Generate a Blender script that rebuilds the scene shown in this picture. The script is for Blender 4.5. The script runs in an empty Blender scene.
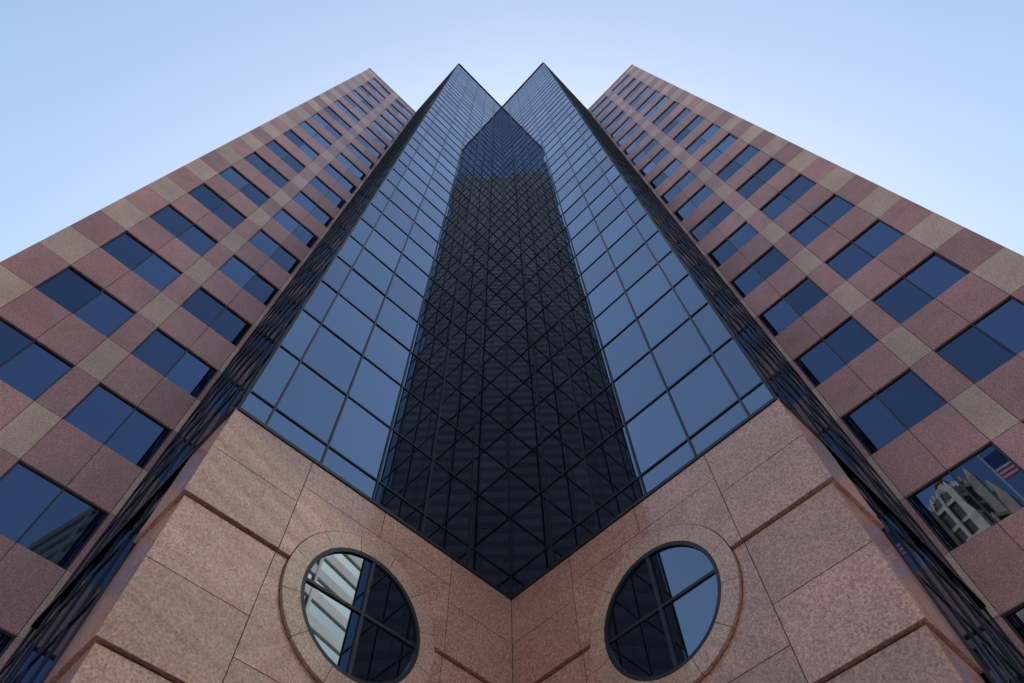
import bpy, bmesh, math, random
from mathutils import Vector, Matrix
random.seed(7)
S=bpy.context.scene
S.view_settings.view_transform='Standard'; S.view_settings.look='None'; S.view_settings.exposure=0
EYE=1.6
# ------------------------------------------------------------ materials
def newmat(n):
    m=bpy.data.materials.new(n); m.use_nodes=True; nt=m.node_tree; nt.nodes.clear()
    return m,nt,nt.nodes,nt.links
def granite(name,dark,light,rough=.38,vary=.16,coat=.0,sc=1.0,spk=.2):
    m,nt,N,L=newmat(name)
    out=N.new('ShaderNodeOutputMaterial'); b=N.new('ShaderNodeBsdfPrincipled'); L.new(b.outputs[0],out.inputs[0])
    tc=N.new('ShaderNodeTexCoord')
    n1=N.new('ShaderNodeTexNoise'); n1.inputs['Scale'].default_value=26*sc; n1.inputs['Detail'].default_value=6; n1.inputs['Roughness'].default_value=.75
    n2=N.new('ShaderNodeTexNoise'); n2.inputs['Scale'].default_value=.55; n2.inputs['Detail'].default_value=6; n2.inputs['Roughness'].default_value=.65
    vo=N.new('ShaderNodeTexVoronoi'); vo.inputs['Scale'].default_value=48*sc
    for t in (n1,n2,vo): L.new(tc.outputs['Object'],t.inputs['Vector'])
    cr=N.new('ShaderNodeValToRGB'); cr.color_ramp.elements[0].position=.36; cr.color_ramp.elements[1].position=.62
    cr.color_ramp.elements[0].color=(*dark,1); cr.color_ramp.elements[1].color=(*light,1)
    L.new(n1.outputs['Fac'],cr.inputs[0])
    mr=N.new('ShaderNodeMapRange'); mr.inputs['From Min'].default_value=0; mr.inputs['From Max'].default_value=1
    mr.inputs['To Min'].default_value=1-spk; mr.inputs['To Max'].default_value=1+spk
    sep=N.new('ShaderNodeSeparateColor'); L.new(vo.outputs['Color'],sep.inputs[0]); L.new(sep.outputs[0],mr.inputs['Value'])
    mr2=N.new('ShaderNodeMapRange'); mr2.inputs['From Min'].default_value=.3; mr2.inputs['From Max'].default_value=.7
    mr2.inputs['To Min'].default_value=.82; mr2.inputs['To Max'].default_value=1.16
    L.new(n2.outputs['Fac'],mr2.inputs['Value'])
    geo=N.new('ShaderNodeNewGeometry')
    mr3=N.new('ShaderNodeMapRange'); mr3.inputs['To Min'].default_value=1-vary; mr3.inputs['To Max'].default_value=1+vary
    L.new(geo.outputs['Random Per Island'],mr3.inputs['Value'])
    a=N.new('ShaderNodeMath'); a.operation='MULTIPLY'; L.new(mr.outputs[0],a.inputs[0]); L.new(mr2.outputs[0],a.inputs[1])
    c=N.new('ShaderNodeMath'); c.operation='MULTIPLY'; L.new(a.outputs[0],c.inputs[0]); L.new(mr3.outputs[0],c.inputs[1])
    vm=N.new('ShaderNodeVectorMath'); vm.operation='SCALE'; L.new(cr.outputs[0],vm.inputs[0]); L.new(c.outputs[0],vm.inputs['Scale'])
    L.new(vm.outputs[0],b.inputs['Base Color'])
    b.inputs['Roughness'].default_value=rough
    b.inputs['Coat Weight'].default_value=coat; b.inputs['Coat Roughness'].default_value=.04
    bm=N.new('ShaderNodeBump'); bm.inputs['Strength'].default_value=.08; bm.inputs['Distance'].default_value=.01
    L.new(n1.outputs['Fac'],bm.inputs['Height']); L.new(bm.outputs[0],b.inputs['Normal'])
    return m
def simple(name,col,rough=.5,metal=0,noise=.15,scale=3):
    m,nt,N,L=newmat(name)
    out=N.new('ShaderNodeOutputMaterial'); b=N.new('ShaderNodeBsdfPrincipled'); L.new(b.outputs[0],out.inputs[0])
    tc=N.new('ShaderNodeTexCoord'); n=N.new('ShaderNodeTexNoise'); n.inputs['Scale'].default_value=scale; n.inputs['Detail'].default_value=5
    L.new(tc.outputs['Object'],n.inputs['Vector'])
    mr=N.new('ShaderNodeMapRange'); mr.inputs['From Min'].default_value=.3; mr.inputs['From Max'].default_value=.7
    mr.inputs['To Min'].default_value=1-noise; mr.inputs['To Max'].default_value=1+noise; L.new(n.outputs['Fac'],mr.inputs['Value'])
    vm=N.new('ShaderNodeVectorMath'); vm.operation='SCALE'; vm.inputs[0].default_value=col; L.new(mr.outputs[0],vm.inputs['Scale'])
    L.new(vm.outputs[0],b.inputs['Base Color']); b.inputs['Roughness'].default_value=rough; b.inputs['Metallic'].default_value=metal
    return m
def glass(name,face,graze,ior_pow=.5,inner=(.004,.006,.012),vary=.1):
    m,nt,N,L=newmat(name)
    out=N.new('ShaderNodeOutputMaterial')
    lw=N.new('ShaderNodeLayerWeight'); lw.inputs['Blend'].default_value=.5
    pw=N.new('ShaderNodeMath'); pw.operation='POWER'; pw.inputs[1].default_value=ior_pow; L.new(lw.outputs['Facing'],pw.inputs[0])
    mx=N.new('ShaderNodeMix'); mx.data_type='RGBA'; L.new(pw.outputs[0],mx.inputs[0])
    mx.inputs[6].default_value=(*face,1); mx.inputs[7].default_value=(*graze,1)
    geo=N.new('ShaderNodeNewGeometry'); mr=N.new('ShaderNodeMapRange'); mr.inputs['To Min'].default_value=1-vary; mr.inputs['To Max'].default_value=1+vary
    L.new(geo.outputs['Random Per Island'],mr.inputs['Value'])
    vm=N.new('ShaderNodeVectorMath'); vm.operation='SCALE'; L.new(mx.outputs[2],vm.inputs[0]); L.new(mr.outputs[0],vm.inputs['Scale'])
    g=N.new('ShaderNodeBsdfGlossy'); g.inputs['Roughness'].default_value=.012; L.new(vm.outputs[0],g.inputs['Color'])
    d=N.new('ShaderNodeBsdfDiffuse'); d.inputs['Color'].default_value=(*inner,1)
    ad=N.new('ShaderNodeAddShader'); L.new(g.outputs[0],ad.inputs[0]); L.new(d.outputs[0],ad.inputs[1]); L.new(ad.outputs[0],out.inputs[0])
    return m
M_PINK=granite('pink_granite',(.45,.19,.215),(.80,.45,.475))
M_BEIGE=granite('beige_granite',(.66,.42,.36),(.92,.68,.61),vary=.10)
M_BASE=granite('salmon_granite',(.45,.19,.15),(.90,.54,.46),rough=.3,vary=.13,coat=.7,spk=.26)
M_RING=granite('buff_granite',(.52,.29,.23),(.90,.61,.52),rough=.3,vary=.05,coat=.5,spk=.24)
M_GLASS=glass('curtain_wall_glass',(.185,.225,.30),(.52,.58,.66),4.5)
M_WGLASS=glass('tinted_window_glass',(.07,.095,.165),(.56,.66,.80),4.0,vary=.3)
M_MULL=simple('dark_anodised_mullion',(.036,.042,.062),.35,.3)
M_JOINT=simple('dark_joint',(.10,.065,.055),.9)
# ------------------------------------------------------------ mesh builder
class MB:
    def __init__(s,name,mats,parent=None):
        s.name=name; s.mats=mats; s.bm=bmesh.new(); s.parent=parent
    def hexa(s,P,mi=0):
        v=[s.bm.verts.new(p) for p in P]
        for f in ((0,3,2,1),(4,5,6,7),(0,1,5,4),(1,2,6,5),(2,3,7,6),(3,0,4,7)):
            fc=s.bm.faces.new([v[i] for i in f]); fc.material_index=mi
    def aabb(s,x0,x1,y0,y1,z0,z1,mi=0):
        s.hexa([(x0,y0,z0),(x1,y0,z0),(x1,y1,z0),(x0,y1,z0),(x0,y0,z1),(x1,y0,z1),(x1,y1,z1),(x0,y1,z1)],mi)
    def face(s,P,mi=0):
        f=s.bm.faces.new([s.bm.verts.new(p) for p in P]); f.material_index=mi; return f
    def done(s):
        bmesh.ops.recalc_face_normals(s.bm,faces=s.bm.faces)
        me=bpy.data.meshes.new(s.name); s.bm.to_mesh(me); s.bm.free()
        for m in s.mats: me.materials.append(m)
        o=bpy.data.objects.new(s.name,me); S.collection.objects.link(o)
        if s.parent: o.parent=s.parent
        return o
class Wall:
    def __init__(s,o,e,n): s.o=Vector(o); s.e=Vector(e).normalized(); s.n=Vector(n).normalized()
    def p(s,t,z,d=0):
        q=s.o+s.e*t+s.n*d; return (q.x,q.y,z+EYE)
    def box(s,mb,t0,t1,z0,z1,d0,d1,mi=0):
        mb.hexa([s.p(t0,z0,d0),s.p(t1,z0,d0),s.p(t1,z0,d1),s.p(t0,z0,d1),s.p(t0,z1,d0),s.p(t1,z1,d0),s.p(t1,z1,d1),s.p(t0,z1,d1)],mi)
    def pane(s,mb,t0,t1,z0,z1,d=0,mi=0,tilt=.0018):
        w=t1-t0;h=z1-z0;a=random.gauss(0,tilt)*w/2;b=random.gauss(0,tilt)*h/2
        mb.face([s.p(t0,z0,d-a-b),s.p(t1,z0,d+a-b),s.p(t1,z1,d+a+b),s.p(t0,z1,d-a+b)],mi)
def empty(n):
    e=bpy.data.objects.new(n,None); S.collection.objects.link(e); return e
# ------------------------------------------------------------ tower
L1,L2,L3=6.538,7.180,6.716; HT=80.5; FL=3.625; Z0=15.958; GB=10.0
tower=empty('office_tower')
tower.location=(-.201,10.834,0); tower.rotation_euler=(0,0,math.radians(1.181))
q=math.sqrt(.5)
curt=MB('curtain_wall_glass',[M_GLASS],tower); mull=MB('curtain_wall_mullions',[M_MULL],tower)
stone=MB('granite_cladding',[M_PINK,M_BEIGE,M_RING],tower); wwin=MB('wing_windows',[M_WGLASS],tower); wmul=MB('wing_window_frames',[M_MULL],tower)
base=MB('granite_base',[M_BASE,M_RING],tower); core=MB('tower_core',[M_JOINT],tower)
G=.008
def glazed(W,t0,t1,z0,z1,ts,zs,end_mull=True):
    tl=[t0]+[t for t in ts if t0+.15<t<t1-.15]+[t1]; zl=[z0]+[z for z in zs if z0+.15<z<z1-.1]+[z1]
    for i in range(len(tl)-1):
        for j in range(len(zl)-1): W.pane(curt,tl[i],tl[i+1],zl[j],zl[j+1],0)
    mw=.019
    for k,t in enumerate(tl):
        if k==0: W.box(mull,t,t+mw,z0,z1,-.02,.03)
        elif k==len(tl)-1: W.box(mull,t-mw,t,z0,z1,-.02,.03)
        else: W.box(mull,t-mw,t+mw,z0,z1,-.02,.03)
    for z in zl[1:-1]:
        W.box(mull,t0+.03,t1-.03,z-.017,z+.017,-.02,.026)
    W.box(mull,t0,t1,z1,z1+.22,-.3,.07); W.box(mull,t0,t1,z0-.07,z0,-.1,.07)
zrows=[GB+.62+1.8125*i for i in range(-8,45)]
PW=1.2
GJ=.007
for s in (-1,1):
    e1=Vector((s*q,-q)); e2=Vector((s*q,q)); n1=Vector((-s*q,-q)); n2=Vector((s*q,-q))
    C=Vector((0,0)); A=C+e1*L1; B=A+e2*L2; D=B+e1*L3
    WC=Wall(C,e1,n1); WA=Wall(A,e2,n2); WB=Wall(B,e1,n1)
    glazed(WC,0,L1,GB,HT,[PW*i for i in range(1,6)],zrows)
    SW=1.35
    glazed(WA,0,L2,GB,HT,[L2-PW*i for i in range(1,6)]+[.5],zrows)
    glazed(WA,SW,L2,-.6,GB-.07,[L2-PW*i for i in range(1,6)],zrows)
    tb=[0,.17,1.34-.0,2.51,3.28,4.457,5.63,L3]
    hw=.94
    ks=list(range(-4,18))
    for k in ks:
        zc=Z0+k*FL; w0,w1=zc-hw,zc+hw; s0=w1; s1=zc+FL-hw
        if k==17: s1=HT-.9
        def tile(t0,t1,z0,z1,mi): WB.box(stone,t0+G,t1-G,z0+G,z1-G,-.15,0.0,mi)
        tile(0.0,.17,w0,w1,0); tile(2.51,3.28,w0,w1,0); tile(5.63,L3,w0,w1,0)
        tile(0.0,.17,s0,s1,1)
        tile(.17,1.34,s0,s1,0); tile(1.34,2.51,s0,s1,0); tile(2.51,3.28,s0,s1,1); tile(3.28,4.457,s0,s1,0); tile(4.457,5.63,s0,s1,0); tile(5.63,L3,s0,s1,1)
        for (a,b) in ((.17,2.51),(3.28,5.63)):
            m=(a+b)/2
            WB.pane(wwin,a,m,w0,w1,-.08,0,.004); WB.pane(wwin,m,b,w0,w1,-.08,0,.004)
            for (u,v) in ((a,a+.04),(m-.025,m+.025),(b-.04,b)): WB.box(wmul,u,v,w0,w1,-.14,-.05)
            for (u,v) in ((w0,w0+.04),(w1-.04,w1)): WB.box(wmul,a+.04,m-.025,u,v,-.14,-.053); WB.box(wmul,m+.025,b-.04,u,v,-.14,-.053)
    for i in range(len(tb)-1): WB.box(stone,tb[i]+G,tb[i+1]-G,HT-.9+G,HT,-.4,0.0,1 if i in (0,3,6) else 0)
    WB.box(stone,0,L3+.04,HT,HT+.18,-.5,.05,0)
    WD=Wall(D,e2,Vector((s*q,-q)))
    for k in ks:
        zc=Z0+k*FL
        for i in range(4):
            a=.0+i*3.1
            WD.box(stone,a+G+.002,a+.76-G,zc-hw+G,zc+FL-hw-G,-.3,-.002,1 if i%2 else 0)
            WD.box(stone,a+.76+G,a+3.1-G,zc+hw+G,zc+FL-hw-G,-.3,-.002,0)
            WD.pane(wwin,a+.76,a+1.93,zc-hw,zc+hw,-.06); WD.pane(wwin,a+1.93,a+3.1,zc-hw,zc+hw,-.06)
            WD.box(wmul,a+1.9,a+1.96,zc-hw,zc+hw,-.12,-.03)
    WD.box(stone,.0,12.4,Z0+18*FL-hw,HT,-.3,-.002,0)
    # ---- base: frieze overhangs the courses below, shadow reveals between
    FR=.045; BD=-.012; LO=-.07; oc=3.30; oz=7.604; r=1.113; ro=1.46; sq=1.66; zl=7.80; z2=5.37; RV=.03
    def bt(t0,t1,z0,z1,d,mi=0): WC.box(base,t0+GJ,t1-GJ,z0+GJ,z1-GJ,-.28,d,mi)
    for (a,b) in [(0.0,oc-sq),(oc+sq,L1)]:
        far=(b==L1)
        bt(a if far else FR,b+(FR if far else 0),8.86,GB-.08,FR); bt(a if far else FR,b+(FR if far else 0),zl,8.86,FR)
        for z0,z1 in ((6.58,zl-RV),(z2,6.58)): bt(a,b+(BD if far else 0),z0,z1,BD)
    for a,b in ((oc-sq,oc),(oc,oc+sq)):
        bt(a,b,oz+sq,GB-.08,FR); bt(a,b,z2,oz-sq,BD)
    N=64
    angs=[2*math.pi*i/N for i in range(N)]
    a0=math.asin((zl-oz)/ro); a1=math.asin((zl-RV-oz)/ro)
    sp=[a0,math.pi-a0,a1,math.pi-a1]
    angs=[x for x in angs if min(abs(x-y) for y in sp)>.03]
    angs=sorted(set([round(x,5) for x in angs]+[round(x,5) for x in sp]+[round(math.pi*(.25+.5*i),5) for i in range(4)]))
    def sqp(a):
        c,sn=math.cos(a),math.sin(a); m=max(abs(c),abs(sn)); return ((sq-GJ)*c/m,(sq-GJ)*sn/m)
    def near(x,y): return abs(x-y)<2e-4
    for i in range(len(angs)):
        x,y=angs[i],angs[(i+1)%len(angs)]
        if y<x: y+=2*math.pi
        up=(x>=a0-1e-3 and y<=math.pi-a0+1e-3)
        rev=(x>=a1-1e-3 and y<=a0+1e-3) or (x>=math.pi-a0-1e-3 and y<=math.pi-a1+1e-3)
        if rev: continue
        d=FR if up else BD
        p=[(ro*math.cos(x),ro*math.sin(x)),sqp(x),sqp(y),(ro*math.cos(y),ro*math.sin(y))]
        for idx,an in ((1,x),(2,y)):
            if near(an,a0) or near(an,math.pi-a0): p[idx]=(math.copysign(sq-GJ,math.cos(an)),zl-oz)
            if near(an,a1) or near(an,math.pi-a1): p[idx]=(math.copysign(sq-GJ,math.cos(an)),zl-RV-oz)
        base.hexa([WC.p(oc+u,oz+v,-.28) for u,v in p]+[WC.p(oc+u,oz+v,d) for u,v in p],0)
    nv=12
    for k in range(nv):
        b0=2*math.pi*k/nv+math.pi/12+.004; b1=2*math.pi*(k+1)/nv+math.pi/12-.004
        for j in range(6):
            x=b0+(b1-b0)*j/6;y=b0+(b1-b0)*(j+1)/6
            ra,rb,d0,d1=r+.03,ro-.016,-.28,FR+.012
            p=[(ra*math.cos(x),ra*math.sin(x)),(rb*math.cos(x),rb*math.sin(x)),(rb*math.cos(y),rb*math.sin(y)),(ra*math.cos(y),ra*math.sin(y))]
            base.hexa([WC.p(oc+u,oz+v,d0) for u,v in p]+[WC.p(oc+u,oz+v,d1) for u,v in p],1)
    for qd in range(4):
        pts=[(0,0)]+[(r*math.cos(qd*math.pi/2+j*math.pi/24),r*math.sin(qd*math.pi/2+j*math.pi/24)) for j in range(13)]
        tx=random.gauss(0,.004);tz=random.gauss(0,.004)
        curt.face([WC.p(oc+u,oz+v,.01+u*tx+v*tz) for u,v in pts])
    for j in range(48):
        x=2*math.pi*j/48;y=2*math.pi*(j+1)/48
        p=[(r*f*math.cos(z),r*f*math.sin(z)) for f,z in ((.965,x),(1.035,x),(1.035,y),(.965,y))]
        mull.hexa([WC.p(oc+u,oz+v,-.1) for u,v in p]+[WC.p(oc+u,oz+v,.05) for u,v in p])
    WC.box(mull,oc-.03,oc+.03,oz-r*.965,oz+r*.965,-.03,.04); WC.box(mull,oc-r*.965,oc-.031,oz-.025,oz+.025,-.03,.037); WC.box(mull,oc+.031,oc+r*.965,oz-.025,oz+.025,-.03,.037)
    WC.box(base,0,3.3-GJ,4.25,z2-RV,-.4,LO,0); WC.box(base,3.3+GJ,L1+LO,4.25,z2-RV,-.4,LO,0)
    for z0,z1 in ((-1.6,.3),(.3,2.3),(2.3,4.25)):
        WC.box(base,5.3,L1+LO,z0+GJ,z1-GJ,-.4,LO,0); WC.box(base,0,1.2,z0+GJ,z1-GJ,-.4,LO,0)
    for i in range(4):
        WC.pane(wwin,1.2+i*1.025,1.2+(i+1)*1.025,-1.6,4.3,-.45)
        WC.box(wmul,1.2+i*1.025-.03,1.2+i*1.025+.03,-1.6,4.24,-.5,-.38)
    for z0,z1,d in ((8.86,GB-.08,FR),(zl,8.86,FR),(6.58,zl-RV,BD),(z2,6.58,BD),(2.3,z2-RV,LO),(.3,2.3,LO),(-1.6,.3,LO)):
        WA.box(base,.285 if d!=LO else .41,SW,z0+GJ,z1-GJ,-.4,d,0)
    WA.box(core,.2,SW-.05,-1.6,GB-.2,-.5,-.2)
    WA.box(base,L2-5.8,L2,-1.6,-.67,-.2,.02,0)
    for W,t1_,d in ((WC,L1-.22,-.22),(WB,L3-.2,-.17)):
        if W is WC:
            W.box(core,.3,t1_,-1.6,GB-.1,-.9,-.52)
            W.box(core,.05,oc-ro-.01,z2-.2,GB-.2,-.3,-.10); W.box(core,oc+ro+.01,L1-.15,z2-.2,GB-.2,-.3,-.10)
        else: W.box(core,.3,t1_,-1.6,HT-.5,-.5,-.17)
def prm(s):
    e1=Vector((s*q,-q)); e2=Vector((s*q,q)); A=e1*L1;B=A+e2*L2;D=B+e1*L3;E=D+e2*12.4
    return [A,B,D,E,Vector((s*(abs(E.x)),E.y+22))]
R=prm(1);Lf=prm(-1)
outl=[Vector((0,0))]+R+Lf[::-1]
cen=Vector((0,14))
def shrink(p): return p+Vector((0,.85)) if p.length<20 else p+(cen-p).normalized()*.9
pp=[shrink(p) for p in outl]
vb=[core.bm.verts.new((p.x,p.y,.0)) for p in pp]; vt=[core.bm.verts.new((p.x,p.y,HT+EYE-.6)) for p in pp]
core.bm.faces.new(vt); core.bm.faces.new(vb[::-1])
for i in range(len(pp)):
    j=(i+1)%len(pp); core.bm.faces.new([vb[i],vb[j],vt[j],vt[i]])
for m in (curt,mull,stone,wwin,wmul,base,core): m.done()
# ------------------------------------------------------------ camera
pit,roll=math.radians(63.392),math.radians(-2.049)
d=Vector((0,math.cos(pit),math.sin(pit)));u=Vector((0,-math.sin(pit),math.cos(pit)));rr=Vector((1,0,0))
r2=rr*math.cos(roll)+u*math.sin(roll);u2=-rr*math.sin(roll)+u*math.cos(roll)
cd=bpy.data.cameras.new('camera'); cam=bpy.data.objects.new('camera',cd); S.collection.objects.link(cam); S.camera=cam
cd.lens=23.987; cd.sensor_width=36; cd.clip_end=6000
mat=Matrix((r2,u2,-d)).transposed().to_4x4(); mat.translation=(0,0,EYE); cam.matrix_world=mat
# ------------------------------------------------------------ ground
M_PAVE=granite('plaza_paving',(.34,.30,.26),(.50,.45,.40),rough=.7,vary=.1)
M_ASPH=simple('asphalt',(.06,.06,.062),.9,0,.25,6); M_SOIL=simple('city_ground',(.28,.26,.23),.95,0,.3,.05); M_CONC=simple('concrete_kerb',(.45,.43,.40),.85); M_PAINT=simple('white_paint',(.75,.75,.72),.7)
g=MB('ground',[M_SOIL]); g.face([(-3000,-3000,-.16),(3000,-3000,-.16),(3000,3000,-.16),(-3000,3000,-.16)]); g.done()
rd=MB('road',[M_ASPH]); rd.face([(-400,-24,-.15),(400,-24,-.15),(400,-10,-.15),(-400,-10,-.15)]); rd.done()
mk=MB('road_markings',[M_PAINT])
for i in range(-30,30): mk.face([(i*9,-17.1,-.145),(i*9+3,-17.1,-.145),(i*9+3,-16.95,-.145),(i*9,-16.95,-.145)])
mk.done()
pv=MB('plaza_pavement',[M_PAVE,M_CONC])
for i in range(-24,24):
    for j in range(0,20):
        x=i*1.5;y=-9.7+j*1.5
        pv.aabb(x+.006,x+1.494,y+.006,y+1.494,-.12,0,0)
pv.aabb(-120,120,-10,-9.7,-.155,0,1); pv.done()
sw=MB('sidewalk',[M_CONC]); sw.aabb(-300,300,-30,-24,-.155,0); sw.done()
# ------------------------------------------------------------ surrounding buildings (seen mirrored in the glass)
M_WHITE=simple('cream_precast_panel',(.72,.67,.55),.7,0,.08,.4)
M_TEAL=glass('teal_window_glass',(.10,.24,.24),(.8,.9,.9),2.5)
M_SILV=glass('silver_teal_window_glass',(.36,.46,.42),(.9,.95,.95),2.5)
M_LIME=simple('limestone',(.66,.52,.34),.8,0,.25,.6); M_LDK=simple('dark_stone',(.09,.07,.055),.8,0,.3,1.2)  # second one is the dark tone of drums, dome and window openings
M_BRZ=simple('added_tower_dark_wall',(.009,.010,.015),.8,0,.2,.5); M_BRG=simple('added_tower_dark_pane',(.007,.008,.013),.7,0,.2,.5)  # near-black matte tones for the added tower that darkens the mirrored corner
def office(name,cx,cy,w,dp,h,rot,fl=3.7,bay=3.0,mats=None,rec=.3):
    e=empty(name); e.location=(cx,cy,0); e.rotation_euler=(0,0,rot)
    b=MB('walls',[mats[0]],e); gl=MB('windows',[mats[1]],e)
    b.aabb(-w/2+rec+.1,w/2-rec-.1,-dp/2+rec+.1,dp/2-rec-.1,0,h-.5)
    nf=int(h/fl)
    for k in range(nf):
        z=k*fl
        b.aabb(-w/2,w/2,-dp/2,dp/2,z,z+1.5)
        gl.aabb(-w/2+rec,w/2-rec,-dp/2+rec,dp/2-rec,z+1.5,z+fl)
    b.aabb(-w/2,w/2,-dp/2,dp/2,nf*fl,nf*fl+1.6)
    for f in range(2):
        W_=w if f==0 else dp
        n=int(W_/bay)
        for i in range(n+1):
            t=-W_/2+i*W_/n
            for sg in (-1,1):
                if f==0: b.aabb(t-.22,t+.22,sg*dp/2-.12,sg*dp/2+.12,0,nf*fl+1.6)
                else: b.aabb(sg*w/2-.12,sg*w/2+.12,t-.22,t+.22,0,nf*fl+1.6)
    b.done(); gl.done(); return e,nf*fl+1.6
office('office_building',62,-30,36,28,85,math.radians(33),bay=12,mats=(M_WHITE,M_SILV))
office('office_building',-88,-52,34,30,34,0,mats=(M_LIME,M_TEAL))
office('added_dark_tower',1,-90,52,40,400,0,bay=6,mats=(M_BRZ,M_BRG),rec=.04)  # added unseen tower, shaped so the glass corner's double reflection turns dark
def mirror_point(px,py,dist):
    v=(r2*(px-512)-u2*(py-341.5)+d*682.3).normalized(); o=Vector((0,0,EYE))
    T=Matrix.Translation((-.201,10.834,0))@Matrix.Rotation(math.radians(1.181),4,'Z')
    Bp=T@Vector((q*L1+q*L2,-q*L1+q*L2,0)); n=(T.to_3x3()@Vector((-q,-q,0))).normalized()
    t=(Bp-o).dot(n)/v.dot(n); h=o+v*t; rf=v-2*v.dot(n)*n
    return h+rf*dist, rf
P,rf=mirror_point(938,486,150)
az=math.atan2(rf.y,rf.x)
td=empty('domed_stone_tower'); td.location=(P.x,P.y,0); td.rotation_euler=(0,0,az+.3)
top=P.z
b=MB('shaft',[M_LIME,M_LDK],td)
def octo(mb,R0,R1,z0,z1,mi=0,n=8):
    vb=[mb.bm.verts.new((R0*math.cos(math.pi/n+2*math.pi*i/n),R0*math.sin(math.pi/n+2*math.pi*i/n),z0)) for i in range(n)]
    vt=[mb.bm.verts.new((R1*math.cos(math.pi/n+2*math.pi*i/n),R1*math.sin(math.pi/n+2*math.pi*i/n),z1)) for i in range(n)]
    for i in range(n):
        f=mb.bm.faces.new([vb[i],vb[(i+1)%n],vt[(i+1)%n],vt[i]]); f.material_index=mi
    if R1>.01: mb.bm.faces.new(vt).material_index=mi
b.aabb(-12,12,-12,12,0,top-34)
octo(b,9,9,top-34,top-20,1); octo(b,7,7,top-20,top-10,1)
for k in range(6):   # dome
    t0,t1=k*math.pi/12,(k+1)*math.pi/12
    octo(b,6.4*math.cos(t0),max(6.4*math.cos(t1),.3),top-10+6.5*math.sin(t0),top-10+6.5*math.sin(t1),1,16)
octo(b,1.3,1.2,top-3.6,top,0); octo(b,1.5,.1,top,top+4,1); 
for zz,rad in ((top-34,9.6),(top-20.4,9.4),(top-10.4,7.4),(top-15,7.2),(top-27,9.2)): octo(b,rad,rad,zz,zz+.8,0)
for i in range(16):   # dome ribs and lower colonnade
    a=2*math.pi*i/16
    for k in range(6):
        t=k*math.pi/12+.1; rr_=6.5*math.cos(t); z=top-10+6.6*math.sin(t)
        b.aabb(rr_*math.cos(a)-.25,rr_*math.cos(a)+.25,rr_*math.sin(a)-.25,rr_*math.sin(a)+.25,z,z+1.3,0)
    for rad,z0,z1 in ((9.1,top-34,top-20),(7.1,top-20,top-10)):
        x,y=rad*math.cos(a),rad*math.sin(a); b.aabb(x-.35,x+.35,y-.35,y+.35,z0,z1,0)
for i in range(8):
    a=2*math.pi*i/8+math.pi/8
    for rad,z0,z1,wd in ((10.4,top-38,top-18,.9),(8.2,top-22,top-9,.6)):
        x,y=rad*math.cos(a),rad*math.sin(a)
        b.aabb(x-wd,x+wd,y-wd,y+wd,z0,z1,0)
        vs=[b.bm.verts.new(p) for p in ((x-wd,y-wd,z1),(x+wd,y-wd,z1),(x+wd,y+wd,z1),(x-wd,y+wd,z1),(x,y,z1+5*wd))]
        for f in ((0,1,4),(1,2,4),(2,3,4),(3,0,4)): b.bm.faces.new([vs[i_] for i_ in f]).material_index=0
for i in range(8):
    t=-11.2+i*3.2
    for sx in (-12.05,12.05):
        b.aabb(sx-.3,sx+.3,t-.4,t+.4,0,top-32,0); b.aabb(t-.4,t+.4,sx-.3,sx+.3,0,top-32,0)
        if i<7:
            for k in range(int((top-38)/3.6)):
                b.aabb(sx-.02,sx+.02,t+.6,t+2.6,k*3.6+1,k*3.6+3,1); b.aabb(t+.6,t+2.6,sx-.02,sx+.02,k*3.6+1,k*3.6+3,1)
b.done()
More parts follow.
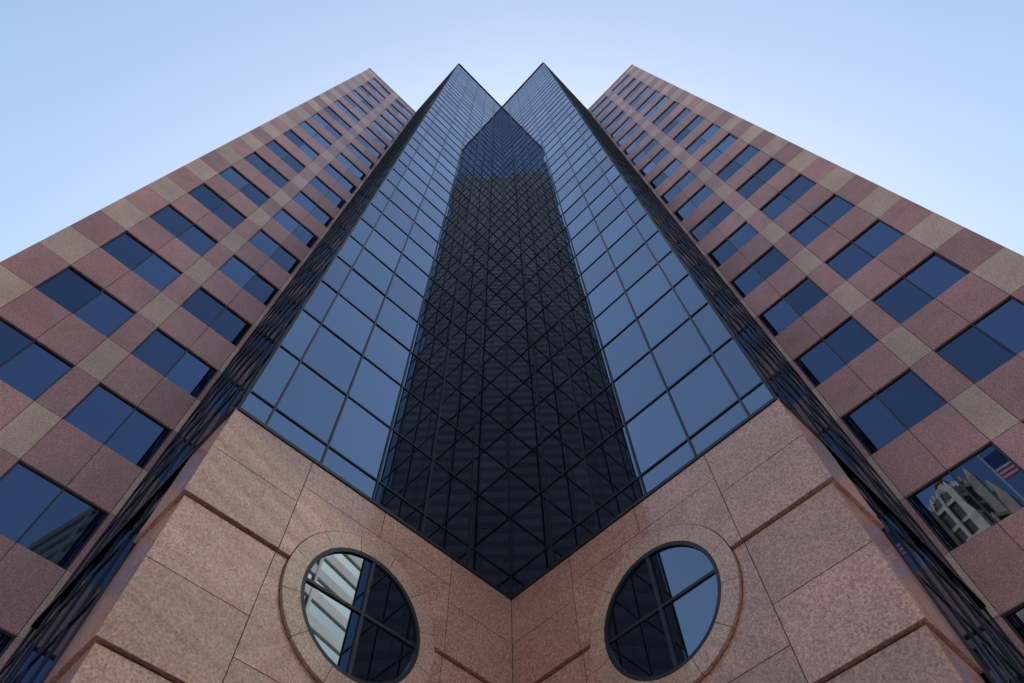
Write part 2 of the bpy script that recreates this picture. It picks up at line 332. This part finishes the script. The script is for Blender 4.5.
# flagpole and limestone block
P,rf=mirror_point(1000,472,75)
Pb,_=mirror_point(1065,605,80)
side=Vector((-rf.y,rf.x,0)).normalized()
e,rt=office('limestone_building',Pb.x,Pb.y,14,14,Pb.z,math.atan2(rf.y,rf.x)-math.pi/2,fl=4.2,bay=2.2,mats=(M_LIME,M_LDK))
fp=empty('flagpole'); fp.location=(P.x,P.y,0)
M_POLE=simple('white_painted_steel',(.7,.7,.7),.35); M_RED=simple('red_fabric',(.6,.03,.04),.8); M_WF=simple('white_fabric',(.8,.79,.77),.8); M_BLUE=simple('blue_fabric',(.03,.04,.16),.8)
b=MB('pole',[M_POLE],fp)
H=P.z+2
n=12
for z0,z1,ra,rb in ((0,2,.6,.5),(2,H,.28,.10)):
    vb=[b.bm.verts.new((ra*math.cos(2*math.pi*i/n),ra*math.sin(2*math.pi*i/n),z0)) for i in range(n)]
    vt=[b.bm.verts.new((rb*math.cos(2*math.pi*i/n),rb*math.sin(2*math.pi*i/n),z1)) for i in range(n)]
    for i in range(n): b.bm.faces.new([vb[i],vb[(i+1)%n],vt[(i+1)%n],vt[i]])
    b.bm.faces.new(vt)
bmesh.ops.create_uvsphere(b.bm,u_segments=12,v_segments=8,radius=.2,matrix=Matrix.Translation((0,0,H+.15)))
b.done()
b=MB('flag',[M_RED,M_WF,M_BLUE],fp)
nu,nvv=20,13; Wf,Hf=6.5,4.0
def fpnt(i,j):
    uu=i/nu;vv=j/nvv; w=math.sin(uu*9+vv*1.5)*.3*uu
    p=side*(.08+uu*Wf)+Vector((rf.x,rf.y,0)).normalized()*w; return (p.x,p.y,H-.3-Hf+vv*Hf-.9*uu*uu)
for i in range(nu):
    for j in range(nvv):
        mi=2 if (i<8 and j>=6) else (0 if j%2==0 else 1)
        b.face([fpnt(i,j),fpnt(i+1,j),fpnt(i+1,j+1),fpnt(i,j+1)],mi)
b.done()
# ------------------------------------------------------------ light
EL,AZ=math.radians(52),math.radians(3)   # azimuth from +Y, positive toward +X
sd=Vector((math.sin(AZ)*math.cos(EL),math.cos(AZ)*math.cos(EL),math.sin(EL)))
sl=bpy.data.lights.new('sun','SUN'); sl.energy=5; sl.angle=math.radians(.5); sl.color=(1,.92,.80)
so=bpy.data.objects.new('sun',sl); S.collection.objects.link(so); so.rotation_euler=(-sd).to_track_quat('-Z','Y').to_euler(); so.location=sd*300
w=bpy.data.worlds.new('World'); S.world=w; w.use_nodes=True; nt=w.node_tree; nt.nodes.clear()
o=nt.nodes.new('ShaderNodeOutputWorld'); bg=nt.nodes.new('ShaderNodeBackground'); sk=nt.nodes.new('ShaderNodeTexSky')
sk.sky_type='NISHITA'; sk.sun_disc=False; sk.sun_elevation=EL; sk.sun_rotation=AZ; sk.air_density=1.9; sk.dust_density=2.2; sk.ozone_density=1.3
bg.inputs['Strength'].default_value=.2
nt.links.new(sk.outputs[0],bg.inputs[0]); nt.links.new(bg.outputs[0],o.inputs[0])
